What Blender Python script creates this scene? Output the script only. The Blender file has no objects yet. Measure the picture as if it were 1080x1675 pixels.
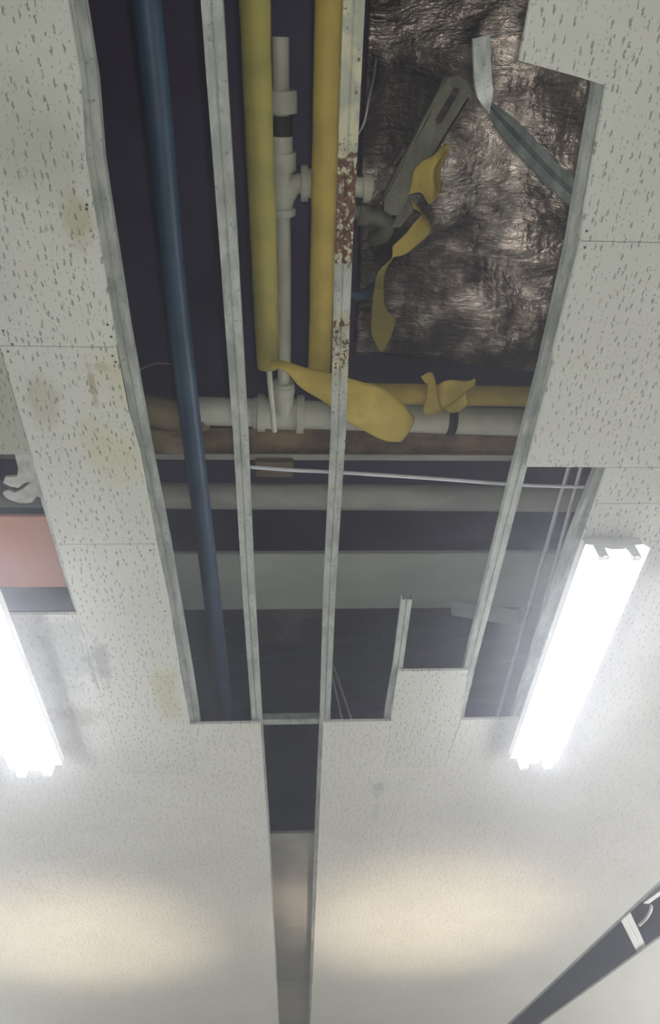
import bpy, bmesh, math, random
from mathutils import Vector, Matrix, noise
from mathutils.geometry import tessellate_polygon
random.seed(7)
C = bpy.context.scene
COL = C.collection

# ------------------------------------------------------------------ camera
F, CX, CY = 1080.0, 540.0, 837.5            # focal length and centre in pixels of the 1080x1675 frame
EYE = Vector((0, 0, 1.6))                   # a person holding a phone
Yc = Vector((-55, -1403, F)).normalized()   # room's long direction in camera space (right, up, forward)
Xc = Vector((1, 0, 55 / F)).normalized(); Xc = (Xc - Yc * Xc.dot(Yc)).normalized()
Zc = Xc.cross(Yc)
if Zc.y < 0: Zc = -Zc
cam = bpy.data.cameras.new('camera'); cam_o = bpy.data.objects.new('camera', cam); COL.objects.link(cam_o)
right = Vector((Xc.x, Yc.x, Zc.x)); up = Vector((Xc.y, Yc.y, Zc.y)); fwd = Vector((Xc.z, Yc.z, Zc.z))
cam_o.matrix_world = Matrix(((right.x, up.x, -fwd.x, EYE.x), (right.y, up.y, -fwd.y, EYE.y), (right.z, up.z, -fwd.z, EYE.z), (0, 0, 0, 1)))
cam.sensor_fit = 'VERTICAL'; cam.sensor_height = 36; cam.lens = 36 * F / 1675; cam.clip_start = 0.02
C.camera = cam_o

# ------------------------------------------------------------------ world, added lights, exposure
C.view_settings.view_transform = 'Standard'; C.view_settings.look = 'None'
C.view_settings.gamma = 1; C.view_settings.exposure = 0.86
C.cycles.max_bounces = 8; C.cycles.diffuse_bounces = 5
w = bpy.data.worlds.new('world'); C.world = w; w.use_nodes = True
w.node_tree.nodes['Background'].inputs[0].default_value = (.55, .62, .75, 1)
w.node_tree.nodes['Background'].inputs[1].default_value = 0.4
TUBE_POWER = 20.0

def area(name, loc, rot, sx, sy, power, color):
    l = bpy.data.lights.new(name, 'AREA'); l.shape = 'RECTANGLE'; l.size = sx; l.size_y = sy; l.energy = power; l.color = color
    o = bpy.data.objects.new(name, l); o.location = loc; o.rotation_euler = rot; COL.objects.link(o); return o
def spot(name, loc, target, power, color, angle, blend=1.0, radius=.1):
    l = bpy.data.lights.new(name, 'SPOT'); l.energy = power; l.color = color; l.spot_size = math.radians(angle); l.spot_blend = blend; l.shadow_soft_size = radius
    o = bpy.data.objects.new(name, l); o.location = loc
    o.rotation_euler = (Vector(target) - Vector(loc)).to_track_quat('-Z', 'Y').to_euler(); COL.objects.link(o); return o
# added fill lights, unseen, set at the window openings of three walls
area('window_fill_light', (-4.3, 4.5, 1.7), (0, math.radians(-90), 0), 1.4, 7.0, 150, (.93, .95, 1.0))
area('window_fill_light', (4.3, 4.5, 1.7), (0, math.radians(90), 0), 1.4, 7.0, 170, (.94, .95, 1.0))
area('window_fill_light', (0.0, -2.8, 1.7), (math.radians(90), 0, 0), 5.0, 1.4, 18, (.93, 1.0, .98))
# two unseen warm spots added low down the room to make ceiling glow patches
spot('warm_glow_spot', (-1.40, 4.5, .8), (-1.30, 4.45, 3.2), 150, (1.0, .85, .70), 48, 1.0, .15)
spot('warm_glow_spot', (.85, 4.4, .8), (.80, 4.35, 3.2), 165, (1.0, .85, .70), 50, 1.0, .15)
# torch of the phone that takes the picture
spot('phone_torch', (0.04, 0.0, 1.62), (0.25, 0.75, 4.0), 11, (1.0, .97, .88), 95, 1.0, .015)

H = 1.6                                      # ceiling underside above the eye
ZC = EYE.z + H
def P(u, v, h=H):                            # point at height h above the eye seen at pixel (u, v)
    d = Vector((u - CX, -(v - CY), F)); q = Vector((d.dot(Xc), d.dot(Yc), d.dot(Zc))); q *= h / q.z
    return Vector((q.x, q.y, EYE.z + h))

# ------------------------------------------------------------------ materials
class NT:
    def __init__(s, name):
        s.m = bpy.data.materials.new(name); s.m.use_nodes = True; s.t = s.m.node_tree; s.b = s.t.nodes['Principled BSDF']
        s.geo = s.t.nodes.new('ShaderNodeNewGeometry')
    def new(s, t, **k):
        n = s.t.nodes.new(t)
        for a, b in k.items(): setattr(n, a, b)
        return n
    def link(s, a, b): s.t.links.new(a, b)
    def pos(s, scale=(1, 1, 1), off=(0, 0, 0)):
        n = s.new('ShaderNodeMapping'); n.inputs['Scale'].default_value = scale; n.inputs['Location'].default_value = off
        s.link(s.geo.outputs['Position'], n.inputs['Vector']); return n.outputs[0]
    def noise(s, vec, scale, detail=3, rough=.55, dist=0):
        n = s.new('ShaderNodeTexNoise'); n.inputs['Scale'].default_value = scale; n.inputs['Detail'].default_value = detail
        n.inputs['Roughness'].default_value = rough; n.inputs['Distortion'].default_value = dist; s.link(vec, n.inputs['Vector']); return n.outputs['Fac']
    def ramp(s, fac, a, b, lo=0.0, hi=1.0):
        n = s.new('ShaderNodeMapRange'); n.interpolation_type = 'SMOOTHSTEP'
        for i, x in enumerate((a, b, lo, hi)): n.inputs[i + 1].default_value = x
        s.link(fac, n.inputs[0]); return n.outputs[0]
    def mul(s, a, b, op='MULTIPLY'):
        n = s.new('ShaderNodeMath', operation=op)
        for i, x in enumerate((a, b)):
            if isinstance(x, (int, float)): n.inputs[i].default_value = x
            else: s.link(x, n.inputs[i])
        return n.outputs[0]
    def mix(s, fac, a, b):
        n = s.new('ShaderNodeMix', data_type='RGBA')
        if isinstance(fac, (int, float)): n.inputs[0].default_value = fac
        else: s.link(fac, n.inputs[0])
        for i, x in ((6, a), (7, b)):
            if isinstance(x, tuple): n.inputs[i].default_value = (*x, 1)
            else: s.link(x, n.inputs[i])
        return n.outputs[2]
    def blob(s, centre, radii, nscale=6, amount=.9):       # a patch with a ragged outline at one place
        n = s.new('ShaderNodeMapping', vector_type='TEXTURE'); n.inputs['Location'].default_value = centre; n.inputs['Scale'].default_value = radii
        s.link(s.geo.outputs['Position'], n.inputs['Vector'])
        l = s.new('ShaderNodeVectorMath', operation='LENGTH'); s.link(n.outputs[0], l.inputs[0])
        wob = s.mul(s.noise(s.pos(), nscale, 4, .65), 2.2)
        d = s.mul(l.outputs['Value'], wob, 'ADD')
        return s.ramp(d, 1.35, 2.05, amount, 0)
    def bump(s, h, strength, dist=.002):
        n = s.new('ShaderNodeBump'); n.inputs['Strength'].default_value = strength; n.inputs['Distance'].default_value = dist
        s.link(h, n.inputs['Height']); s.link(n.outputs[0], s.b.inputs['Normal'])
    def color(s, c):
        if isinstance(c, tuple): s.b.inputs['Base Color'].default_value = (*c, 1)
        else: s.link(c, s.b.inputs['Base Color'])
        return s
    def pbr(s, rough=.6, metal=0.0, spec=.5):
        s.b.inputs['Roughness'].default_value = rough; s.b.inputs['Metallic'].default_value = metal; s.b.inputs['Specular IOR Level'].default_value = spec; return s

def board_mat(name, base=(.58, .578, .538), stains_tints=(), marks=.75):
    n = NT(name); n.pbr(.75, 0, .3)
    col = n.mix(n.ramp(n.noise(n.pos(), 2.2, 3), .35, .7), base, tuple(x * .93 for x in base))
    col = n.mix(n.mul(n.ramp(n.noise(n.pos(), 5, 5, .7), .5, .75), .35), col, (.52, .51, .38))
    for (c, r, tint, ns, am) in stains_tints: col = n.mix(n.blob(c, r, ns, am), col, tint)
    # short fissures of the mineral board, all lying along its length
    def marks_at(scale, rx, ry, keep, off):
        p = n.pos((1, 1, 0), off)
        vo = n.new('ShaderNodeTexVoronoi', feature='F1'); vo.inputs['Scale'].default_value = scale; n.link(p, vo.inputs['Vector'])
        d = n.new('ShaderNodeVectorMath', operation='SUBTRACT'); n.link(p, d.inputs[0]); n.link(vo.outputs['Position'], d.inputs[1])
        nz = n.new('ShaderNodeTexNoise'); nz.inputs['Scale'].default_value = 170; nz.inputs['Detail'].default_value = 1; n.link(p, nz.inputs['Vector'])
        wv = n.new('ShaderNodeVectorMath', operation='MULTIPLY_ADD'); n.link(nz.outputs['Color'], wv.inputs[0]); wv.inputs[1].default_value = (.009, .004, 0); wv.inputs[2].default_value = (-.0045, -.002, 0)
        ad = n.new('ShaderNodeVectorMath', operation='ADD'); n.link(d.outputs[0], ad.inputs[0]); n.link(wv.outputs[0], ad.inputs[1])
        sk = n.new('ShaderNodeVectorMath', operation='MULTIPLY'); n.link(ad.outputs[0], sk.inputs[0]); sk.inputs[1].default_value = (1 / rx, 1 / ry, 0)
        l = n.new('ShaderNodeVectorMath', operation='LENGTH'); n.link(sk.outputs[0], l.inputs[0])
        c = n.new('ShaderNodeSeparateColor'); n.link(vo.outputs['Color'], c.inputs[0])
        return n.mul(n.ramp(l.outputs['Value'], .7, 1.25, 1, 0), n.ramp(c.outputs[0], keep - .1, keep + .1, 1, .0))
    m = n.mul(marks_at(34, .0019, .0078, .80, (0, 0, 0)), n.mul(marks_at(70, .0011, .0024, .5, (3.1, 1.7, 0)), .6), 'MAXIMUM')
    col = n.mix(n.mul(m, marks), col, (.17, .18, .14))  # pits of the board, the shade inside them partly painted in
    n.color(col); n.bump(n.mul(m, -1.0), marks, .002)
    return n.m

def S(u, v): q = P(u, v); return (q.x, q.y, q.z)
M = {}
M['board'] = board_mat('mineral_board', stains_tints=[
    (S(126, 350), (.05, .09, .3), (.36, .31, .16), 9, .55), (S(210, 620), (.16, .12, .3), (.50, .47, .27), 5, .5),
    (S(180, 740), (.13, .16, .3), (.50, .48, .28), 5, .45), (S(270, 1130), (.07, .22, .3), (.46, .42, .24), 6, .6),
    (S(165, 1085), (.05, .16, .3), (.25, .25, .26), 14, .65),
    (S(145, 1165), (.10, .05, .3), (.38, .33, .27), 14, .45),
    (S(152, 635), (.012, .09, .3), (.30, .25, .15), 20, .7), (S(168, 600), (.03, .02, .3), (.36, .3, .18), 20, .5),
    (S(60, 240), (.12, .1, .3), (.38, .38, .34), 6, .4), (S(70, 660), (.06, .12, .3), (.36, .33, .22), 8, .5),
    (S(50, 230), (.25, .2, .3), (.44, .45, .40), 4, .4), (S(990, 330), (.3, .3, .3), (.50, .54, .46), 3, .5)])  # the last patch paints a greenish light cast on the board, no stain
M['old_board'] = board_mat('dirty_mineral_board', (.50, .50, .45), stains_tints=[(S(20, 690), (.2, .3, .4), (.30, .29, .22), 10, .6), (S(10, 500), (.2, .5, .4), (.38, .38, .33), 6, .5)])
M['ceiling'] = board_mat('painted_ceiling_board', (.61, .595, .565), marks=.62, stains_tints=[
    (S(619, 1292), (.045, .09, .3), (.27, .29, .29), 16, .55), (S(614, 1330), (.02, .14, .3), (.40, .41, .40), 16, .4),
    (S(128, 1170), (.14, .09, .3), (.36, .32, .27), 12, .6), (S(115, 1070), (.16, .28, .3), (.36, .36, .36), 12, .6), (S(160, 1100), (.05, .14, .3), (.22, .22, .24), 18, .6)])

def metal_mat(name, a, b, rough=.5, metal=.35, scale=30, rust=None, flake=False):
    n = NT(name); n.pbr(rough, metal)
    f = n.ramp(n.noise(n.pos((1, .35, 1)), scale, 4, .65), .38, .65); col = n.mix(f, a, b)
    col = n.mix(n.mul(n.ramp(n.noise(n.pos((1, .6, 1)), scale * .45, 3, .6), .5, .68), .35), col, tuple(x * .45 for x in a))
    sp = n.ramp(n.noise(n.pos(), scale * 3.2, 3, .6), .60, .68); col = n.mix(n.mul(sp, .7), col, tuple(x * .3 for x in a))
    if rust:
        sep = n.new('ShaderNodeSeparateXYZ'); n.link(n.geo.outputs['Position'], sep.inputs[0]); Y_ = sep.outputs[1]
        flk = n.noise(n.pos((1, .8, 1)), 75, 4, .7)
        heavy = n.mul(n.ramp(Y_, .20, .30), n.ramp(Y_, .46, .51, 1, 0)); light_ = n.mul(n.ramp(Y_, .60, .63), n.ramp(Y_, .76, .84, 1, 0))
        top = n.ramp(Y_, .48, .52, 1, 0); paint = n.mul(top, light_, 'MAXIMUM')
        col = n.mix(n.mul(paint, .9), col, n.mix(n.ramp(n.noise(n.pos(), 22, 3), .4, .6), (.46, .44, .30), (.30, .31, .25)))
        col = n.mix(n.mul(paint, n.ramp(flk, .60, .66)), col, (.07, .05, .03))
        th = n.mul(flk, n.mul(n.mul(heavy, .19), n.mul(light_, .10), 'ADD'), 'ADD')
        col = n.mix(n.ramp(th, .61, .67), col, n.mix(n.ramp(n.noise(n.pos(), 120, 2), .4, .6), (.13, .052, .024), (.06, .026, .016)))
    n.color(col); n.bump(n.noise(n.pos(), scale * 2, 3), .25, .002); return n.m
M['galv'] = metal_mat('galvanised_steel', (.45, .475, .44), (.28, .31, .29), metal=.15)
M['galv_rust'] = metal_mat('rusty_galvanised_steel', (.45, .47, .44), (.28, .30, .28), metal=.15, rust=(.15, .32, .50, .86))
M['dark_galv'] = metal_mat('grimy_galvanised_steel', (.22, .26, .25), (.10, .13, .13))
M['bracket'] = metal_mat('dusty_bracket_steel', (.24, .24, .19), (.15, .15, .12), rough=.7)

def simple(name, a, b, scale=12, rough=.6, metal=0, stretch=(1, 1, 1), bump=.2, bscale=None):
    n = NT(name); n.pbr(rough, metal)
    n.color(n.mix(n.ramp(n.noise(n.pos(stretch), scale, 4, .6), .35, .68), a, b))
    n.bump(n.noise(n.pos(stretch), bscale or scale * 4, 3), bump, .003); return n.m
M['yellow'] = simple('yellow_insulation_wrap', (.48, .36, .075), (.38, .285, .065), 14, .75, bump=.35, bscale=60)
M['olive'] = simple('dirty_yellow_insulation_wrap', (.36, .31, .085), (.27, .24, .07), 10, .8, bump=.35, bscale=60)
M['pvc'] = simple('grey_plastic_pipe', (.68, .68, .59), (.55, .55, .48), 9, .45, bump=.05)
M['blue'] = simple('blue_plastic_pipe', (.040, .085, .150), (.028, .062, .115), 7, .45, bump=.05)
M['duct'] = simple('grey_wrapped_pipe', (.60, .59, .55), (.38, .38, .37), 6, .6, stretch=(.4, 1, 1), bump=.1)
M['beam'] = simple('grey_painted_beam', (.74, .77, .72), (.62, .65, .62), 5, .65, stretch=(.5, 1, 1), bump=.15)
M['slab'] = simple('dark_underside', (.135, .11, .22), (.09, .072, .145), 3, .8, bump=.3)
M['rubber'] = simple('black_rubber', (.02, .02, .02), (.03, .03, .03), 20, .6)
M['wood'] = simple('grimy_brown_board', (.34, .24, .14), (.11, .08, .06), 14, .85, stretch=(.5, 1, 1), bump=.6, bscale=40)
M['jute'] = simple('brown_wrapping', (.34, .27, .16), (.19, .15, .10), 8, .8, stretch=(.5, 1, 1), bump=.4)
M['orange'] = simple('salmon_painted_board', (.90, .44, .31), (.86, .52, .42), 10, .7, stretch=(1, .4, 1))
M['plaster'] = simple('broken_plaster', (.50, .50, .46), (.33, .33, .31), 40, .85, bump=.7, bscale=60)
M['soffit'] = simple('grey_board', (.60, .57, .53), (.36, .35, .34), 2.2, .7)
M['cable'] = simple('pale_cable_sheath', (.62, .63, .66), (.50, .51, .55), 9, .5)
M['white'] = simple('white_enamel', (.80, .80, .78), (.74, .74, .73), 4, .35, bump=.02)
M['wall'] = simple('painted_wall', (.62, .61, .57), (.58, .57, .53), 2, .7)
M['floor'] = simple('worn_floor', (.46, .455, .445), (.38, .375, .37), 2, .5)
n = NT('screw_head'); n.pbr(.5, .6).color((.10, .10, .09)); M['screw'] = n.m
n = NT('fluorescent_tube'); n.color((1, 1, 1)); n.b.inputs['Emission Color'].default_value = (.93, .96, 1.0, 1); n.b.inputs['Emission Strength'].default_value = TUBE_POWER; M['tube'] = n.m
n = NT('window_glass'); n.pbr(.05).color((.8, .85, .9)); n.b.inputs['Transmission Weight'].default_value = 1; M['glass'] = n.m
n = NT('crumpled_foil'); n.pbr(.33, .92)
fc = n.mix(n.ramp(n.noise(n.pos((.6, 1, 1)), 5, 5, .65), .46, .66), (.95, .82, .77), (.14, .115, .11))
fc = n.mix(n.blob((.26, .62, 3.8), (.56, 1.2, 1.2), 4, .95), fc, (.045, .038, .038)); fc = n.mix(n.blob((.9, .03, 3.8), (.55, .09, .9), 8, .9), fc, (.03, .028, .03))  # missing reflections on the foil's left and top painted in as dark colour
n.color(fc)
a = n.noise(n.pos((.16, 1, 1)), 62, 4, .6, .5); b = n.noise(n.pos((.7, 1, 1)), 11, 4, .6, .9); c = n.noise(n.pos((1, .3, 1)), 26, 2, .5, 1.5)
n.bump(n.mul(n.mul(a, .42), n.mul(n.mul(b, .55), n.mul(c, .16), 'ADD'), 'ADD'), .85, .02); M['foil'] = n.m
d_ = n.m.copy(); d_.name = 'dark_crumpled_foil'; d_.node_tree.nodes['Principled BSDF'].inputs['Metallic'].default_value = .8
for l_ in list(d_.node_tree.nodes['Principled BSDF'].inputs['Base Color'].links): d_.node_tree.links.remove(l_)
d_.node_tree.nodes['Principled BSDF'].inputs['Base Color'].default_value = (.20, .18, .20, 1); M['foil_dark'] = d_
# thin haze volume added to imitate lens glare round the tubes
n = NT('glare_haze'); n.t.nodes.remove(n.b)
v = n.new('ShaderNodeVolumeScatter'); v.inputs['Density'].default_value = .115; v.inputs['Anisotropy'].default_value = .8; v.inputs['Color'].default_value = (.86, .87, 1, 1)
n.link(v.outputs[0], n.t.nodes['Material Output'].inputs['Volume']); M['haze'] = n.m

# ------------------------------------------------------------------ builders
def link(name, me, mat, parent=None, smooth=False):
    me.materials.append(mat)
    if smooth: me.polygons.foreach_set('use_smooth', [True] * len(me.polygons))
    o = bpy.data.objects.new(name, me); COL.objects.link(o)
    vs = [v.co for v in me.vertices]
    lo = Vector([min(v[i] for v in vs) for i in range(3)]); hi = Vector([max(v[i] for v in vs) for i in range(3)]); c = (lo + hi) / 2
    me.transform(Matrix.Translation(-c))
    if parent:
        o.parent = parent; o.location = c - parent.location
    else: o.location = c
    return o
def tag(o, label, cat, group=None):
    o['label'] = label; o['category'] = cat
    if group: o['group'] = group
    return o
def struct(o): o['kind'] = 'structure'; return o
def root(name, loc, label, cat, group=None):
    o = bpy.data.objects.new(name, None); o.location = loc; o.empty_display_size = .05; COL.objects.link(o); return tag(o, label, cat, group)
def build(bm, name, mat, parent=None, smooth=False):
    bmesh.ops.recalc_face_normals(bm, faces=bm.faces)
    me = bpy.data.meshes.new(name); bm.to_mesh(me); bm.free(); return link(name, me, mat, parent, smooth)
def add_box(bm, a, b):
    v = [bm.verts.new((x, y, z)) for z in (a[2], b[2]) for y in (a[1], b[1]) for x in (a[0], b[0])]
    for f in ((0, 1, 3, 2), (4, 5, 7, 6), (0, 1, 5, 4), (2, 3, 7, 6), (0, 2, 6, 4), (1, 3, 7, 5)): bm.faces.new([v[i] for i in f])
def box(name, a, b, mat, parent=None, bevel=0):
    bm = bmesh.new(); add_box(bm, a, b)
    if bevel: bmesh.ops.bevel(bm, geom=bm.edges[:], offset=bevel, segments=2, affect='EDGES')
    return build(bm, name, mat, parent)
def poly(name, outer, z0, z1, mat, parent=None, holes=(), jitter=0, bevel=0, M4=None):
    loops = [outer] + list(holes)
    flat = [p for l in loops for p in l]
    tris = tessellate_polygon([[Vector((p[0], p[1], 0)) for p in l] for l in loops])
    bm = bmesh.new()
    lo = [bm.verts.new((p[0], p[1], z0)) for p in flat]; hi = [bm.verts.new((p[0], p[1], z1)) for p in flat]
    for t in tris:
        bm.faces.new([lo[i] for i in t]); bm.faces.new([hi[i] for i in reversed(t)])
    k = 0
    for l in loops:
        for i in range(len(l)):
            a, b = k + i, k + (i + 1) % len(l)
            bm.faces.new((lo[a], lo[b], hi[b], hi[a]))
        k += len(l)
    if M4: bmesh.ops.transform(bm, matrix=M4, verts=bm.verts)
    return build(bm, name, mat, parent)
def cr(p, n):                                # Catmull-Rom through a list of vectors
    out = []
    q = [p[0] * 2 - p[1]] + list(p) + [p[-1] * 2 - p[-2]]
    for i in range(1, len(q) - 2):
        for j in range(n):
            t = j / n; a, b, c, d = q[i - 1:i + 3]
            out.append(.5 * ((2 * b) + (c - a) * t + (2 * a - 5 * b + 4 * c - d) * t * t + (3 * b - a - 3 * c + d) * t ** 3))
    return out + [q[-2]]
def add_tube(bm, pts, rad, seg=20, cap=True, lump=0.0):
    rings = []; prev = None
    for i, p in enumerate(pts):
        t = (pts[min(i + 1, len(pts) - 1)] - pts[max(i - 1, 0)]).normalized()
        if prev is None:
            nrm = t.cross(Vector((0, 0, 1)));  nrm = nrm if nrm.length > .1 else t.cross(Vector((1, 0, 0)))
        else: nrm = prev - t * prev.dot(t)
        nrm.normalize(); prev = nrm; bn = t.cross(nrm)
        r = rad[i] if isinstance(rad, (list, tuple)) else rad
        ring = []
        for k in range(seg):
            a = 2 * math.pi * k / seg; d = nrm * math.cos(a) + bn * math.sin(a)
            rr = r * (1 + lump * noise.noise((p + d * r) * 9)) if lump else r
            ring.append(bm.verts.new(p + d * rr))
        rings.append(ring)
    for a, b in zip(rings, rings[1:]):
        for k in range(seg): bm.faces.new((a[k], a[(k + 1) % seg], b[(k + 1) % seg], b[k]))
    if cap: bm.faces.new(rings[0][::-1]); bm.faces.new(rings[-1])
def tube(name, pts, rad, mat, parent=None, seg=20, lump=0.0, cap=True):
    bm = bmesh.new(); add_tube(bm, pts, rad, seg, cap, lump); o = build(bm, name, mat, parent, True)
    m = o.modifiers.new('edges', 'EDGE_SPLIT'); m.split_angle = math.radians(50); return o
def line(a, b, n=24): return [a.lerp(b, i / n) for i in range(n + 1)]
def collar(name, c, d, r0, r1, ln, mat, parent):          # a socket ring round a pipe
    d = d.normalized(); pr = ((-.5, r0), (-.5, r1 * .96), (-.42, r1), (.42, r1), (.5, r1 * .96), (.5, r0))
    return tube(name, [c + d * ln * (t + 1e-4 * i) for i, (t, r) in enumerate(pr)], [r for t, r in pr], mat, parent, 28)
def ribbon(name, rows, mat, parent=None, n=7, cols=10, crumple=.006, bow=0.0, thick=.002):
    A = cr([P(*r[0]) for r in rows], n); B = cr([P(*r[1]) for r in rows], n); bm = bmesh.new(); g = []
    for i, (a, b) in enumerate(zip(A, B)):
        row = []
        for j in range(cols + 1):
            t = j / cols; p = a.lerp(b, t); p.z -= bow * math.sin(math.pi * t)
            e = .35 if j in (0, cols) else 1
            p += Vector((noise.noise(p * 13 + Vector((3, 1, 7))), noise.noise(p * 14), 1.6 * noise.noise(p * 16 + Vector((9, 0, 2))))) * crumple * e
            row.append(bm.verts.new(p))
        g.append(row)
    for a, b in zip(g, g[1:]):
        for j in range(cols): bm.faces.new((a[j], a[j + 1], b[j + 1], b[j]))
    o = build(bm, name, mat, parent, True); s = o.modifiers.new('thickness', 'SOLIDIFY'); s.thickness = thick; return o
RAILP = [(-.021, .026), (-.021, 0), (-.004, 0), (-.003, .003), (.001, .003), (.002, 0), (.021, 0), (.021, .026), (.0195, .026), (.0195, .0015), (-.0195, .0015), (-.0195, .026)]
def sweep(name, pts, prof, mat, parent=None, twist=None, scale=None):
    bm = bmesh.new(); rings = []
    for i, p in enumerate(pts):
        t = (pts[min(i + 1, len(pts) - 1)] - pts[max(i - 1, 0)]).normalized()
        sx = Vector((0, 0, 1)).cross(t).normalized() * -1; sz = sx.cross(t).normalized()
        if sz.z < 0: sz = -sz
        if twist: R = Matrix.Rotation(twist[i], 3, t); sx = R @ sx; sz = R @ sz
        k = scale[i] if scale else 1
        rings.append([bm.verts.new(p + sx * x * k + sz * z) for x, z in prof])
    n = len(prof)
    for a, b in zip(rings, rings[1:]):
        for k in range(n): bm.faces.new((a[k], a[(k + 1) % n], b[(k + 1) % n], b[k]))
    bm.faces.new(rings[0][::-1]); bm.faces.new(rings[-1])
    return build(bm, name, mat, parent)

# ------------------------------------------------------------------ room
XL, XR, YB, YF, ZT = -4.5, 4.5, -3.0, 9.5, EYE.z + 2.45
struct(box('floor', (XL, YB, -.1), (XR, YF, 0), M['floor']))
def wall_with_window(name, axis, at, th, lo, hi, w0, w1, idx):
    z0, z1 = 1.0, 2.4; bm = bmesh.new()
    def bx(a0, a1, b0, b1):
        if axis == 'x': add_box(bm, (at, a0, b0), (at + th, a1, b1))
        else: add_box(bm, (a0, at, b0), (a1, at + th, b1))
    bx(lo, w0, 0, ZT); bx(w1, hi, 0, ZT); bx(w0, w1, 0, z0); bx(w0, w1, z1, ZT)
    struct(build(bm, name, M['wall']))
    fb = bmesh.new()
    def fx(a0, a1, b0, b1):
        if axis == 'x': add_box(fb, (at + th * .35, a0, b0), (at + th * .65, a1, b1))
        else: add_box(fb, (a0, at + th * .35, b0), (a1, at + th * .65, b1))
    fx(w0, w1, z0, z0 + .05); fx(w0, w1, z1 - .05, z1)
    for k in range(5): x = w0 + (w1 - w0 - .05) * k / 4; fx(x, x + .05, z0 + .05, z1 - .05)
    f = struct(build(fb, 'window_%d' % idx, M['white']))
    g = bmesh.new()
    if axis == 'x': add_box(g, (at + th * .48, w0, z0), (at + th * .52, w1, z1))
    else: add_box(g, (w0, at + th * .48, z0), (w1, at + th * .52, z1))
    build(g, 'pane', M['glass'], f)
wall_with_window('wall_left', 'x', XL - .15, .15, YB - .15, YF + .15, 1, 8, 1)
wall_with_window('wall_right', 'x', XR, .15, YB - .15, YF + .15, 1, 8, 2)
wall_with_window('wall_back', 'y', YB - .15, .15, XL, XR, -2.5, 2.5, 3)
struct(box('wall_front', (XL, YF, 0), (XR, YF + .15, ZT), M['wall']))
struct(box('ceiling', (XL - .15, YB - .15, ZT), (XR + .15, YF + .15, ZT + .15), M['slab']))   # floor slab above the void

# suspended ceiling: one sheet with the openings, and the boards that stand out one by one
T = .0125; ZB = ZC + T
def pp(u, v): q = P(u, v); return (q.x, q.y)
x1, x2, x3, x4, x5, x6 = -.428, -.147, .111, .386, .668, .924
slotL, slotR = pp(450, 1567), pp(513, 1567)
hole = [(-1.06, -.6), (-1.06, 1.673), (-.745, 1.673), (-.745, 2.657), (x1 + .0, 2.657), (x1, 2.31), (x2, 2.31), (slotL[0], 3.6), (slotL[0], 7.2), (slotR[0], 7.2), (slotR[0], 3.6),
        (x3, 2.31), (x4, 2.31), (x4, 2.65), (.658, 2.65), (.674, 2.31), (x6, 2.31), (x6, 1.353), (1.32, 1.353), (1.32, -.6)]
d0, d1, d2, d3 = pp(945, 1567), pp(1082, 1438), pp(1082, 1533), pp(1035, 1567)
def ext(a, b, t): return (a[0] + (b[0] - a[0]) * t, a[1] + (b[1] - a[1]) * t)
slot2 = [ext(d0, d1, -2.2), ext(d0, d1, 2.2), ext(d2, d3, -5.2), ext(d2, d3, 7.6)]
struct(poly('ceiling', [(XL, YB), (XR, YB), (XR, YF), (XL, YF)], ZC, ZB, M['ceiling'], holes=[hole, slot2]))

GAP = .0007
def panel(pts, label, mat='board', z=ZC, screws=(), group=None, drop=0):
    r = root('ceiling_panel', (sum(p[0] for p in pts) / len(pts), sum(p[1] for p in pts) / len(pts), z), label, 'ceiling panel', group)
    cx = r.location.x; cy = r.location.y
    ins = [(p[0] - GAP * (1 if p[0] > cx else -1), p[1] - GAP * (1 if p[1] > cy else -1)) for p in pts]
    bm = bmesh.new()
    poly('board', ins, z - drop, z + T, M[mat], r); bm.free()
    for s in screws:
        q = P(*s); d = tube('screw', [Vector((q.x, q.y, z - drop - .0008)), Vector((q.x, q.y, z - drop + .004))], .0032, M['screw'], r, 10)
    return r
panel([(-.745, -.6), (-.43, -.6), (-.434, .13), (-.452, .28), (-.455, .706), (-.745, .706)],
      'long off-white fissured ceiling panel with a brown stain beside the blue pipe bay, topmost left of the opening', screws=[(176, 531), (182, 551), (5, 541), (20, 563), (142, 335), (142, 342)])
panel([(-.745, .706), (-.458, .706), (-.455, .9), (-.443, 1.02), (-.440, 1.36), (-.745, 1.36)],
      'yellowed ceiling panel with a diagonal brown crack and corner screws, left of the opening', screws=[(13, 575), (184, 582), (189, 592), (60, 739), (213, 733), (107, 879), (241, 881)])
panel([(-.745, 1.36), (-.440, 1.36), (-.432, 1.6), (-.432, 2.007), (-.745, 2.007)],
      'pale ceiling panel directly below the lower straight seam, beside the salmon board hole', screws=[(246, 900), (270, 1000)])
panel([(-.745, 2.007), (-.432, 2.007), (x1, 2.30), (x1, 2.657), (-.745, 2.657)],
      'ceiling panel with a yellow water stain at the bottom left corner of the opening')
panel([(-1.06, -.6), (-.745, -.6), (-.745, .38), (-1.06, .38)], 'grey worn ceiling panel at the upper left edge of the photo', 'old_board')
panel([(-1.06, .38), (-.745, .38), (-.745, 1.03), (-1.06, 1.03)], 'dirty stained ceiling panel just above the square hole with the salmon board', 'old_board')
a = pp(992, 141)
panel([ (1.32, -.6), (1.32, .425), (.672, .425), (.660, .35), (a[0], a[1]), pp(947, 127), pp(850, 100), (.46, -.6)],
      'greenish white fissured ceiling panel filling the top right corner', screws=[(960, 378)])
panel([(.672, .425), (1.32, .425), (1.32, 1.066), (.679, 1.066), (.682, .74), (.672, .70)],
      'ceiling panel below the top right one, its lower edge over the dark right bay', screws=[(957, 405)])
panel([(x6, 1.066), (1.32, 1.066), (1.32, 1.2), (x6, 1.2)], 'narrow cut ceiling strip right of the dark bay, above the seam')
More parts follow.
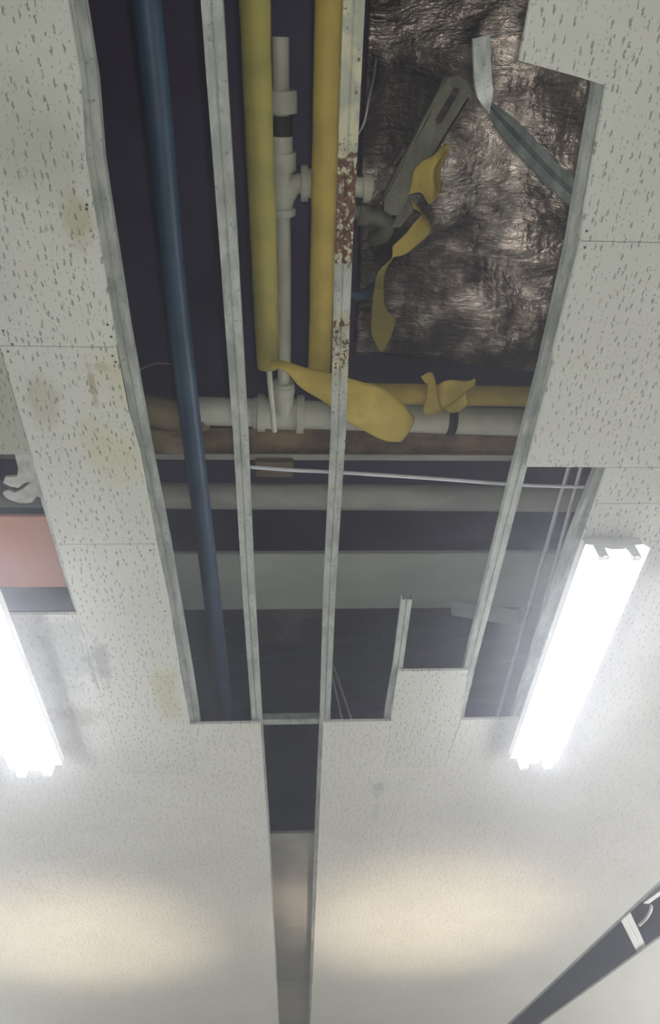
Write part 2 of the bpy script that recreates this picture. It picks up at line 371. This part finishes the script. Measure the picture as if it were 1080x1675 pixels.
panel([(x6, 1.2), (1.32, 1.2), (1.32, 1.353), (x6, 1.353)], 'narrow cut ceiling strip touching the upper end of the right light')
panel([(x4, 1.995), (.655, 1.995), (.672, 2.31), (.658, 2.65), (x4, 2.65)], 'square end of a white ceiling panel jutting up between two rails at the bottom of the opening')

# ------------------------------------------------------------------ rails
RZ = ZB + .0005
def rail(pts, label, mat='galv', s=1.0, group='ceiling rails'):
    o = sweep('ceiling_rail', [Vector((x, y, RZ)) for x, y in pts], [(a * s, b) for a, b in RAILP], M[mat]); return tag(o, label, 'rail', group)
def xs(l): return [pp(u, v) for u, v in l]
rail([(-.427, -.4), (-.423, .13), (-.436, .28), (-.438, .65), (-.432, 1.0), (-.420, 1.35), (-.410, 2.0), (-.409, 2.6), (-.42, 7)],
     'galvanised ceiling rail along the left edge of the opening, left of the blue pipe', s=.95)
rail([(-.165, -.4), (-.162, .13), (-.159, .45), (-.157, .95), (-.162, 1.55), (-.160, 2.3), (-.152, 3.2), (-.150, 7)],
     'mottled galvanised ceiling rail between the blue pipe and the yellow pipes')
rail([(.112, -.4), (.112, .13), (.112, .47), (.119, .98), (.113, 1.55), (.116, 2.3), (.112, 3.2), (.115, 7)],
     'rusty flaking ceiling rail just right of the second yellow pipe', 'galv_rust')
b0 = pp(667, 985)
rail([(b0[0], b0[1]), (.386, 2.0), (.378, 2.3), (.385, 3.2)], 'short ceiling rail end rising from the jutting square panel', s=.85)
rail([(.640, .06), (.645, .13), (.668, .45), (.672, .75), (.666, 1.1), (.662, 2.0), (.668, 2.3), (.67, 7)], 'galvanised ceiling rail along the right side of the foil bay')
rail([(.93, -.4), (.918, 1.07), (.906, 1.35), (.912, 2.3), (.92, 7)], 'ceiling rail on the far right side of the dark bay beside the right light', s=.9)
rail([(-.745, -.4), (-.742, 1.0), (-.735, 1.7), (-.735, 3)], 'ceiling rail at the right side of the square hole with the salmon board')
# cross rail and end of the slot
c0, c1 = P(434, 1196), P(522, 1193)
o = sweep('cross_rail', [Vector((-.14, c0.y, ZB + .03)), Vector((.095, c0.y, ZB + .03))], [(-.018, 0), (.018, 0), (.018, .03), (.015, .03), (.015, .003), (-.015, .003), (-.015, .03), (-.018, .03)], M['galv'])
tag(o, 'short steel cross bar bridging the narrow slot between two rails', 'rail')

# ------------------------------------------------------------------ things in the ceiling void
def Pl(a, b, h, n=24): return line(P(*a, h), P(*b, h), n)
# blue pipe
h = 1.86; q = P(296, 560, h); q0 = P(254, 140, h); q1 = P(370, 1170, h)
pts = [Vector((q0.x + (q0.x - q1.x) * .25, -.5, q0.z))] + [P(u, v, h) for u, v in ((254, 140), (278, 400), (296, 560), (313, 700), (338, 900), (350, 1000), (368, 1150))]
e = pts[-1]; pts.append(Vector((e.x + .03, e.y + 2.2, e.z)))
bp = root('blue_pipe', pts[3], 'long straight blue plastic pipe running down the left bay above the rails', 'pipe')
tube('pipe', cr(pts, 8), .0335, M['blue'], bp, 28)
cpt = P(282, 430, h)
# main grey cross drain with its branch
hm = 2.02
ma, mb = P(330, 672, hm), P(880, 692, hm); md = (mb - ma).normalized()
ma2 = ma - md * .01; mb2 = mb + md * .9
dr = root('drain_pipe', P(463, 680, hm), 'grey plastic drain pipe with fittings, a cross main and a branch between the yellow pipes', 'drain pipe')
tube('main_pipe', line(ma2, mb2, 10), .049, M['pvc'], dr, 32)
R0 = .049
for u, r in ((425, 1.32), (487, 1.36)):
    c = ma.lerp(mb, (u - 330) / 550); collar('collar', c, md, R0, R0 * r, .026, M['pvc'], dr)
for u0, u1 in ((413, 445), (452, 478)):
    c = ma.lerp(mb, ((u0 + u1) / 2 - 330) / 550); collar('socket', c, md, R0, R0 * 1.12, .075, M['pvc'], dr)
c = ma.lerp(mb, (733 - 330) / 550)
collar('pipe_clamp', c, md, R0, R0 * 1.12, .03, M['rubber'], dr)
def dv(u, v): return P(u, v, hm - .02)
br = [dv(459, 60), dv(460, 150), dv(461, 290), dv(464, 420), dv(465, 560), dv(464, 660)]
tube('branch_pipe', cr(br, 6), .0215, M['pvc'], dr, 24)
for (v, r, l) in ((166, .037, .05), (264, .036, .045), (346, .036, .02), (636, .040, .025)):
    c = dv(463, v); collar('socket', c, br[3] - br[2], .0215, r, l, M['pvc'], dr)
tube('wye_body', [dv(461, 222), dv(462, 300), dv(463, 345)], [.029, .031, .029], M['pvc'], dr, 24)
tube('tee_body', [dv(464, 625), dv(464, 690)], .035, M['pvc'], dr, 24)
collar('rubber_sleeve', dv(460, 205), br[3] - br[2], .02, .030, .045, M['rubber'], dr)
arm = [dv(463, 335), dv(470, 318), dv(480, 304), dv(492, 300), dv(505, 299)]
tube('branch_elbow', cr(arm, 5), [.026] * 21, M['pvc'], dr, 22)
collar('collar', dv(498, 300), Vector((1, 0, 0)), .026, .046, .020, M['pvc'], dr)
collar('collar', dv(507, 300), Vector((1, 0, 0)), .022, .037, .014, M['pvc'], dr)
tube('branch_arm', cr([dv(505, 299), dv(560, 303), dv(600, 308)], 5), .026, M['pvc'], dr, 22)
tube('end_plug', [dv(594, 308), dv(600, 308), dv(608, 309)], [.037, .037, .033], M['pvc'], dr, 24)
# second dusty elbow
el = [P(560, 338, 2.0), P(595, 352, 2.0), P(622, 358, 2.0), P(634, 368, 2.0), P(628, 384, 2.02), P(612, 390, 2.06)]
e2 = root('pipe_elbow', el[2], 'small dusty grey pipe elbow behind the rusty rail, below the slotted bracket', 'pipe')
tube('pipe', cr(el, 5), .022, M['bracket'], e2, 20)
collar('collar', el[1], el[2] - el[1], .02, .03, .03, M['bracket'], e2)

# yellow insulated pipes
hy = 1.84
def insulated(label, pts, r, mat, bare=None, seed=0):
    rt = root('insulated_pipe', pts[len(pts) // 2], label, 'pipe')
    tube('insulation_sleeve', pts, [r * (1 + .03 * noise.noise(Vector((i * .35, seed, 0)))) for i in range(len(pts))], mat, rt, 28, .06)
    if bare: tube('bare_pipe', bare, .009, M['pvc'], rt, 14)
    return rt
a0, a1 = P(421, 127, hy), P(439, 600, hy); a00 = a0 + (a0 - a1) * .9
insulated('olive yellow insulated pipe with a cut lower end and bare pipe, left one of two', line(a00, a1, 50), .0345, M['olive'], line(P(436, 560, hy), P(449, 705, hy + .06), 10), 1)
g0, g1 = P(536, 127, hy + .02), P(523, 590, hy + .02); g00 = g0 + (g0 - g1) * .9
yel = line(g00, g1, 46); ex = [P(523, 612, hy + .03), P(530, 630, hy + .05), P(548, 640, hy + .07), P(575, 643, hy + .08)]
fl = line(ex[-1], P(880, 649, hy + .1), 30)[1:]; fl += [fl[-1] + Vector((.25 * k, 0, 0)) for k in (1, 2, 3)]
insulated('mustard yellow insulated pipe that bends right behind the rusty rail and runs across', yel + cr([yel[-1]] + ex, 4)[1:] + fl, .0335, M['yellow'], None, 5)

W = 1.745
wr = ribbon('torn_insulation_wrap', [((446, 589, W + .03), (444, 602, W + .03)), ((470, 593, W), (468, 607, W)), ((505, 603, W), (495, 634, W)), ((545, 612, W - .01), (540, 664, W - .01)), ((580, 622, W - .01), (577, 694, W - .01)),
      ((622, 634, W), (602, 707, W)), ((655, 656, W + .02), (630, 720, W + .01)), ((678, 684, W + .05), (655, 722, W + .03))], M['yellow'], n=7, cols=12, crumple=.007, bow=.02)
tag(wr, 'large limp flap of yellow wrap hanging behind the rusty rail at the pipe joint', 'insulation scrap')
h1 = 1.885
kn = root('torn_insulation_wrap', P(725, 650, h1), 'knot of torn yellow wrap tied round the cross pipe near its middle', 'insulation scrap')
ribbon('wrap_strip', [((688, 616, h1), (697, 626, h1)), ((704, 608, h1), (700, 626, h1)), ((712, 622, h1), (699, 650, h1)), ((722, 668, h1), (692, 668, h1)), ((738, 672, h1 + .01), (694, 680, h1))], M['yellow'], kn, crumple=.008)
ribbon('wrap_strip', [((712, 632, h1 + .02), (722, 668, h1)), ((735, 622, h1), (735, 662, h1)), ((765, 622, h1), (760, 641, h1)), ((777, 618, h1), (776, 631, h1))], M['yellow'], kn, crumple=.008)
ribbon('wrap_strip', [((722, 668, h1 + .01), (738, 676, h1)), ((745, 655, h1 + .01), (752, 672, h1)), ((762, 640, h1), (768, 660, h1))], M['yellow'], kn, crumple=.006)
s1 = ribbon('torn_insulation_wrap', [((678, 283, 1.86), (664, 318, 1.86)), ((690, 264, 1.84), (688, 316, 1.85)), ((706, 252, 1.82), (704, 334, 1.84)), ((722, 240, 1.84), (718, 318, 1.86)), ((728, 238, 1.84), (727, 300, 1.87))], M['yellow'], n=8, cols=14, crumple=.022)
tag(s1, 'crumpled yellow wrap scrap hooked on the slotted bracket', 'insulation scrap')
s2 = ribbon('torn_insulation_wrap', [((642, 403, 1.83), (641, 421, 1.83)), ((660, 385, 1.82), (663, 416, 1.82)), ((676, 366, 1.81), (684, 400, 1.81)), ((690, 352, 1.82), (704, 379, 1.82)), ((689, 345, 1.87), (697, 352, 1.87)), ((672, 325, 1.925), (676, 340, 1.925))], M['yellow'], n=7, cols=10, crumple=.006)
tag(s2, 'bright yellow wrap strip hanging free below the bracket', 'insulation scrap')
s3 = ribbon('torn_insulation_wrap', [((650, 405, 1.835), (640, 422, 1.835)), ((630, 440, 1.90), (618, 446, 1.90)), ((628, 472, 2.0), (612, 474, 2.0)), ((632, 505, 2.0), (608, 506, 2.0)), ((647, 520, 2.0), (606, 538, 2.0)), ((641, 548, 2.0), (611, 555, 2.0)), ((628, 574, 2.0), (622, 576, 2.0))], M['olive'], n=6, cols=8, crumple=.008)
tag(s3, 'long dull olive wrap strip dangling lower behind the bright scrap', 'insulation scrap')

# slotted bracket
def flat_plate(name, outer_px, hole_px, h, th, mat, parent=None):
    return poly(name, [tuple(P(u, v, h)[:2]) for u, v in outer_px], EYE.z + h, EYE.z + h + th, mat, parent, [[tuple(P(u, v, h)[:2]) for u, v in hole_px]] if hole_px else [])
bk = root('slotted_bracket', P(695, 250, 1.9), 'dusty grey slotted steel bracket slanting beside the rusty rail', 'bracket')
flat_plate('plate', [(731, 128), (750, 124), (764, 134), (769, 152), (765, 168), (727, 229), (700, 268), (674, 310), (652, 352), (640, 352), (628, 345), (630, 322), (662, 262), (698, 200)],
           [(745, 142), (752, 146), (750, 153), (722, 202), (714, 203), (712, 196), (740, 147)], 1.9, .004, M['bracket'], bk)
def lip(a, b, h):
    A, B = P(*a, h), P(*b, h); d = (B - A).normalized(); s = Vector((-d.y, d.x, 0)) * .0025
    bm = bmesh.new(); v = [bm.verts.new(p + Vector((0, 0, z))) for z in (0, .022) for p in (A - s, A + s, B + s, B - s)]
    for f in ((0, 1, 2, 3), (4, 5, 6, 7), (0, 1, 5, 4), (1, 2, 6, 5), (2, 3, 7, 6), (3, 0, 4, 7)): bm.faces.new([v[i] for i in f])
    build(bm, 'lip', M['bracket'], bk)
lip((731, 128), (630, 322), 1.9); lip((767, 160), (674, 310), 1.9)
flat_plate('lower_strap', [(668, 318), (690, 318), (672, 350), (655, 372), (640, 372)], None, 1.93, .004, M['bracket'], bk)

# bent rail pieces top right
q = [P(788, 60, 1.66), P(791, 130, 1.66), P(797, 165, 1.68), P(801, 186, 1.71)]
tag(sweep('bent_rail_end', cr(q, 5), [(a * .85, b * .5) for a, b in RAILP], M['galv'], scale=[1] * 9 + [.85, .7, .55, .4, .25, .15, .08]), 'tapering bent end of a cut steel rail at the top, left of the diagonal strut', 'rail')
q = [P(797, 168, 1.73), P(830, 205, 1.71), P(870, 248, 1.69), P(910, 290, 1.67), P(948, 325, 1.648), P(985, 360, 1.643)]
tag(sweep('diagonal_strut', cr(q, 4), [(-.024, .02), (-.022, 0), (-.006, .002), (.006, .010), (.022, .012), (.024, .03), (.021, .03), (.020, .015), (.005, .013), (-.006, .005), (-.020, .004), (-.021, .02)], M['dark_galv'], scale=[.35, .5, .65, .8, .9] + [1] * 16),
    'dark tapered steel strut crossing diagonally under the foil to the right rail', 'strut')

# foil blanket
def foil(name, xa, xb, ya, yb, z, amp, label, nx=150, ny=120, bulge=None, mat='foil'):
    bm = bmesh.new(); g = []
    for j in range(ny + 1):
        row = []
        for i in range(nx + 1):
            x = xa + (xb - xa) * i / nx; y = ya + (yb - ya) * j / ny
            v = Vector((x * 1.3, y * 2.2, 0))
            d = noise.noise(v * 1.5) * 1.0 + noise.noise(v * 4 + Vector((5, 5, 5))) * .45 + abs(noise.noise(v * 7)) * .25 + abs(noise.noise(Vector((x * 9, y * 30, 3)))) * .10
            zz = z + amp * d
            if bulge: zz += bulge(x, y)
            row.append(bm.verts.new((x, y, zz)))
        g.append(row)
    for a, b in zip(g, g[1:]):
        for i in range(nx): bm.faces.new((a[i], a[i + 1], b[i + 1], b[i]))
    o = build(bm, name, M[mat], None, True); s = o.modifiers.new('thickness', 'SOLIDIFY'); s.thickness = .004; s.offset = 0; return tag(o, label, 'insulation blanket')
def bulge(x, y): return .07 - .25 * max(0, min(x, 1.25) - .25) - .20 * max(0, min(y, 1.05) + .1) - .03 * math.sin(y * 9 + x * 3)
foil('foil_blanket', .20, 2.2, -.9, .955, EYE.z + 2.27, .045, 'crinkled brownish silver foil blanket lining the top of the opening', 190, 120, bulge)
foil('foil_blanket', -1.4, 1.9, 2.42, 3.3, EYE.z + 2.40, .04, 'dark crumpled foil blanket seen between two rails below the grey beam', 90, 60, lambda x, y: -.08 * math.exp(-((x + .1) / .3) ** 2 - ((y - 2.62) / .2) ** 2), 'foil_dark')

# boards, beam, big pipe
hb = 2.1
ya, yb2 = P(500, 700, hb).y, P(500, 752, hb).y
tag(box('brown_board', (-1.6, ya, EYE.z + hb), (2.0, yb2, EYE.z + hb + .03), M['wood'], bevel=.004), 'grimy brown board lying behind the grey cross drain', 'board')
lip_y = P(500, 747, 2.08).y
tag(box('metal_angle', (-1.6, lip_y - .012, EYE.z + 2.075), (1.3, lip_y + .012, EYE.z + 2.082), M['duct']), 'thin pale metal strip along the lower edge of the brown board', 'strip')
tag(box('wood_block', tuple(P(418, 755, 2.05)), tuple(P(480, 781, 2.05) + Vector((0, 0, .03))), M['jute'], bevel=.003), 'small pale block beneath the thin strip, right of the second rail', 'block')
hd = 2.08
tag(tube('large_pipe', line(P(250, 806, hd) - Vector((1.3, 0, 0)), P(880, 812, hd) + Vector((.9, .02, 0)), 20), .052, M['duct'], None, 32), 'thick grey pipe crossing the opening between thin rod and beam', 'pipe')
hw = 2.0
pk = [P(150, 668, hw), P(215, 672, hw), P(240, 678, hw), P(290, 696, hw), P(330, 706, hw), P(375, 700, hw)]
jw = root('wrapped_pipe', P(290, 690, hw), 'brown cloth-wrapped pipe end at the left end of the cross drain, behind the blue pipe', 'pipe')
tube('wrapping', cr([P(130, 655, 2.03), P(215, 668, 2.03), P(300, 682, 2.03), P(335, 676, 2.03)], 6), .056, M['jute'], jw, 28, .15)
ribbon('loose_cloth', [((215, 690, 1.96), (218, 735, 1.96)), ((240, 702, 1.95), (244, 738, 1.95)), ((275, 712, 1.95), (275, 742, 1.95)), ((310, 722, 1.96), (308, 742, 1.96)), ((330, 730, 1.97), (330, 740, 1.97))], M['jute'], jw, crumple=.008)
# I-beam
hB = 2.15; y0, y1 = P(500, 905, hB).y, P(500, 997, hB).y; ym = (y0 + y1) / 2
ib = root('steel_beam', (0, ym, EYE.z + hB), 'wide grey painted beam crossing the opening above the lower bays', 'beam')
box('bottom_flange', (-4.4, y0, EYE.z + hB), (4.4, y1, EYE.z + hB + .02), M['beam'], ib, .004)
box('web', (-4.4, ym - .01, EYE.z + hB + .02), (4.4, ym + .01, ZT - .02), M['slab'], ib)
# small timber piece under the beam
q0, q1 = P(738, 992, 2.12), P(850, 1012, 2.12)
o = poly('timber_offcut', [tuple(P(u, v, 2.12)[:2]) for u, v in ((740, 985), (738, 1001), (848, 1020), (852, 1001))], EYE.z + 2.10, EYE.z + 2.13, M['beam'])
tag(o, 'small pale offcut board slanting under the beam behind the right rail', 'board')
# thin rod
hr = H + .0455
tag(tube('thin_rod', cr([P(385, 762, hr), P(410, 764, hr), P(480, 769, hr), P(560, 773, hr), P(700, 782, hr), P(850, 793, hr), P(972, 797, hr)], 5), .0055, M['cable'], None, 12), 'thin pale rod running right across the opening above the thick pipe', 'rod')
# conduits of the right bay
for k, (a, b, lab) in enumerate((((931, 765), (816, 1165), 'left one of the two thin pale cables in the dark right bay'), ((951, 765), (843, 1165), 'right one of the two thin pale cables in the dark right bay'))):
    A, B = P(*a, 1.84), P(*b, 1.84)
    tag(tube('electric_cable', [A + (A - B) * .3] + line(A, B, 8) + [B + (B - A) * 1.2], .0075, M['cable'], None, 12), lab, 'cable')
for a, b, lab in (((541, 1075), (578, 1185), 'thin pale wire in the bay right of the slot, its right one'), ((537, 1078), (562, 1185), 'thin pale wire in the bay right of the slot, its left one')):
    A, B = P(*a, 2.18), P(*b, 1.66)
    tag(tube('loose_wire', [Vector((A.x - .01, A.y + .02, A.z + .16)), A] + line(A, B, 6)[1:], .0045, M['cable'], None, 10), lab, 'wire')
A, B = P(222, 608, 2.42), P(290, 597, 2.42)
tag(tube('loose_wire', cr([A, A.lerp(B, .5) - Vector((0, .02, 0)), B], 6), .003, M['cable'], None, 8), 'faint thin wire across the left bay beside the blue pipe', 'wire')
tag(tube('blue_hose', cr([P(556, 474, 2.0), P(580, 484, 1.98), P(600, 480, 2.0), P(612, 470, 2.04)], 5), .016, M['blue'], None, 16), 'short bit of blue hose peeking out behind the rusty rail', 'hose')
tag(tube('loose_wire', cr([P(616, 95, 2.22), P(611, 130, 2.1), P(604, 160, 2.0), P(596, 200, 1.95), P(580, 230, 2.0)], 5), .003, M['cable'], None, 8), 'thin curved wire at the top just right of the rusty rail', 'wire')
# soffit seen through the slot
ys = P(480, 1363, 1.70).y
tag(box('grey_board', (-.6, ys, EYE.z + 1.70), (.7, 8.5, EYE.z + 1.715), M['soffit']), 'grey stained board covering the lower end of the narrow slot', 'board')

# square hole on the left
ya, yb3 = P(50, 845, 1.66).y, P(50, 961, 1.66).y
tag(box('salmon_board', (-1.5, ya, EYE.z + 1.66), (-.755, yb3, EYE.z + 1.675), M['orange'], bevel=.002), 'salmon orange board showing inside the square hole at the left edge', 'board')
rag = [(24, 740), (66, 738), (64, 770), (74, 795), (76, 818), (60, 812), (52, 822), (38, 824), (22, 820), (10, 815), (4, 806), (14, 802), (24, 806), (38, 800), (52, 788), (40, 790), (30, 798), (16, 796), (5, 790), (8, 781), (28, 780), (30, 765), (26, 752)]
tag(flat_plate('broken_plaster_piece', rag, None, H + T + .002, .010, M['plaster']), 'ragged broken piece of pale plaster hanging into the square hole', 'plaster fragment')

# ------------------------------------------------------------------ fluorescent lights
def light(x, y0, y1, label, w_=.19):
    zt = ZC - .0005; r = root('ceiling_light', (x, (y0 + y1) / 2, zt), label, 'ceiling light', 'twin tube ceiling lights')
    hz = .055
    prof = [(-w_ / 2, zt), (-w_ / 2 - .0, zt - .03), (-.045, zt - hz + .018), (-.02, zt - hz), (.02, zt - hz), (.045, zt - hz + .018), (w_ / 2, zt - .03), (w_ / 2, zt)]
    bm = bmesh.new(); rg = [[bm.verts.new((x + a, y, z)) for a, z in prof] for y in (y0, y1)]
    for k in range(len(prof)): kk = (k + 1) % len(prof); bm.faces.new((rg[0][k], rg[0][kk], rg[1][kk], rg[1][k]))
    bm.faces.new(rg[0]); bm.faces.new(rg[1][::-1])
    build(bm, 'housing', M['white'], r)
    for s in (-1, 1):
        # side reflector lip
        sx = x + s * w_ / 2; bm = bmesh.new(); v = [bm.verts.new(p) for y in (y0, y1) for p in ((sx, y, zt - .03), (sx + s * .012, y, zt - .052), (sx + s * .014, y, zt - .050), (sx + s * .002, y, zt - .025))]
        for f in ((0, 1, 5, 4), (1, 2, 6, 5), (2, 3, 7, 6), (3, 0, 4, 7), (0, 1, 2, 3), (4, 5, 6, 7)): bm.faces.new([v[i] for i in f])
        build(bm, 'reflector', M['white'], r)
        tx = x + s * .052; tz = zt - .068
        tb = tube('tube', [Vector((tx, y0 + .03, tz)), Vector((tx, y1 - .03, tz))], .0165, M['tube'], r, 20)
        for y in (y0 + .012, y1 - .012):
            bm = bmesh.new(); add_box(bm, (tx - .017, y - .010, tz - .021), (tx + .017, y + .010, zt - .02)); bmesh.ops.bevel(bm, geom=bm.edges[:], offset=.003, segments=2, affect='EDGES')
            build(bm, 'lamp_holder', M['white'], r)
    return r
rl = P(873, 1250, H - .06); ru = P(1012, 900, H - .06)
light((rl.x + ru.x) / 2, ru.y, rl.y, 'glaring twin tube fluorescent ceiling light at the right of the opening')
ll = P(60, 1262, H - .06); ru2 = ll.y - (rl.y - ru.y)
light(ll.x, ru2, ll.y, 'glaring twin tube fluorescent ceiling light cut by the left edge of the photo')

# ------------------------------------------------------------------ diagonal slot bottom right
hs = H + .05
def bar(name, a, b, w_, h, th, mat, lab, cat):
    A, B = P(*a, h), P(*b, h); d = (B - A).normalized(); s = Vector((-d.y, d.x, 0)) * w_
    bm = bmesh.new(); v = [bm.verts.new(p + Vector((0, 0, z))) for z in (0, th) for p in (A - s, A + s, B + s, B - s)]
    for f in ((0, 1, 2, 3), (4, 5, 6, 7), (0, 1, 5, 4), (1, 2, 6, 5), (2, 3, 7, 6), (3, 0, 4, 7)): bm.faces.new([v[i] for i in f])
    return tag(build(bm, name, mat), lab, cat)
tag(sweep('steel_channel', [P(1018, 1488, hs - .03), P(1056, 1566, hs - .03)], [(a * 1.7, b) for a, b in RAILP], M['white']), 'white channel bar spanning the slanted gap in the bottom right corner', 'bar')
bar('white_conduit', (1057, 1478), (1110, 1440), .02, hs, .03, M['white'], 'white conduit lying along the slanted gap at the right edge', 'conduit')
tag(tube('white_cable', cr([P(1066, 1482, hs), P(1064, 1490, hs), P(1057, 1502, hs), P(1046, 1513, hs)], 5), .010, M['white'], None, 10), 'short curved white cable in the slanted gap between channel bar and conduit', 'cable')
tag(sweep('slot_edge_trim', [Vector((*ext(d0, d1, t), ZB + .001)) for t in (-2.2, 2.2)], [(-.05, 0), (.05, 0), (.05, .03), (-.05, .03)], M['dark_galv']), 'dark steel strip along the upper edge of the slanted gap', 'trim strip')

# ------------------------------------------------------------------ haze
hz_ = struct(box('haze', (XL + .01, YB + .01, .01), (XR - .01, YF - .01, ZT - .01), M['haze'])); hz_['kind'] = 'stuff'; hz_['label'] = 'thin bluish haze added to imitate lens glare around the lights'; hz_['category'] = 'haze'
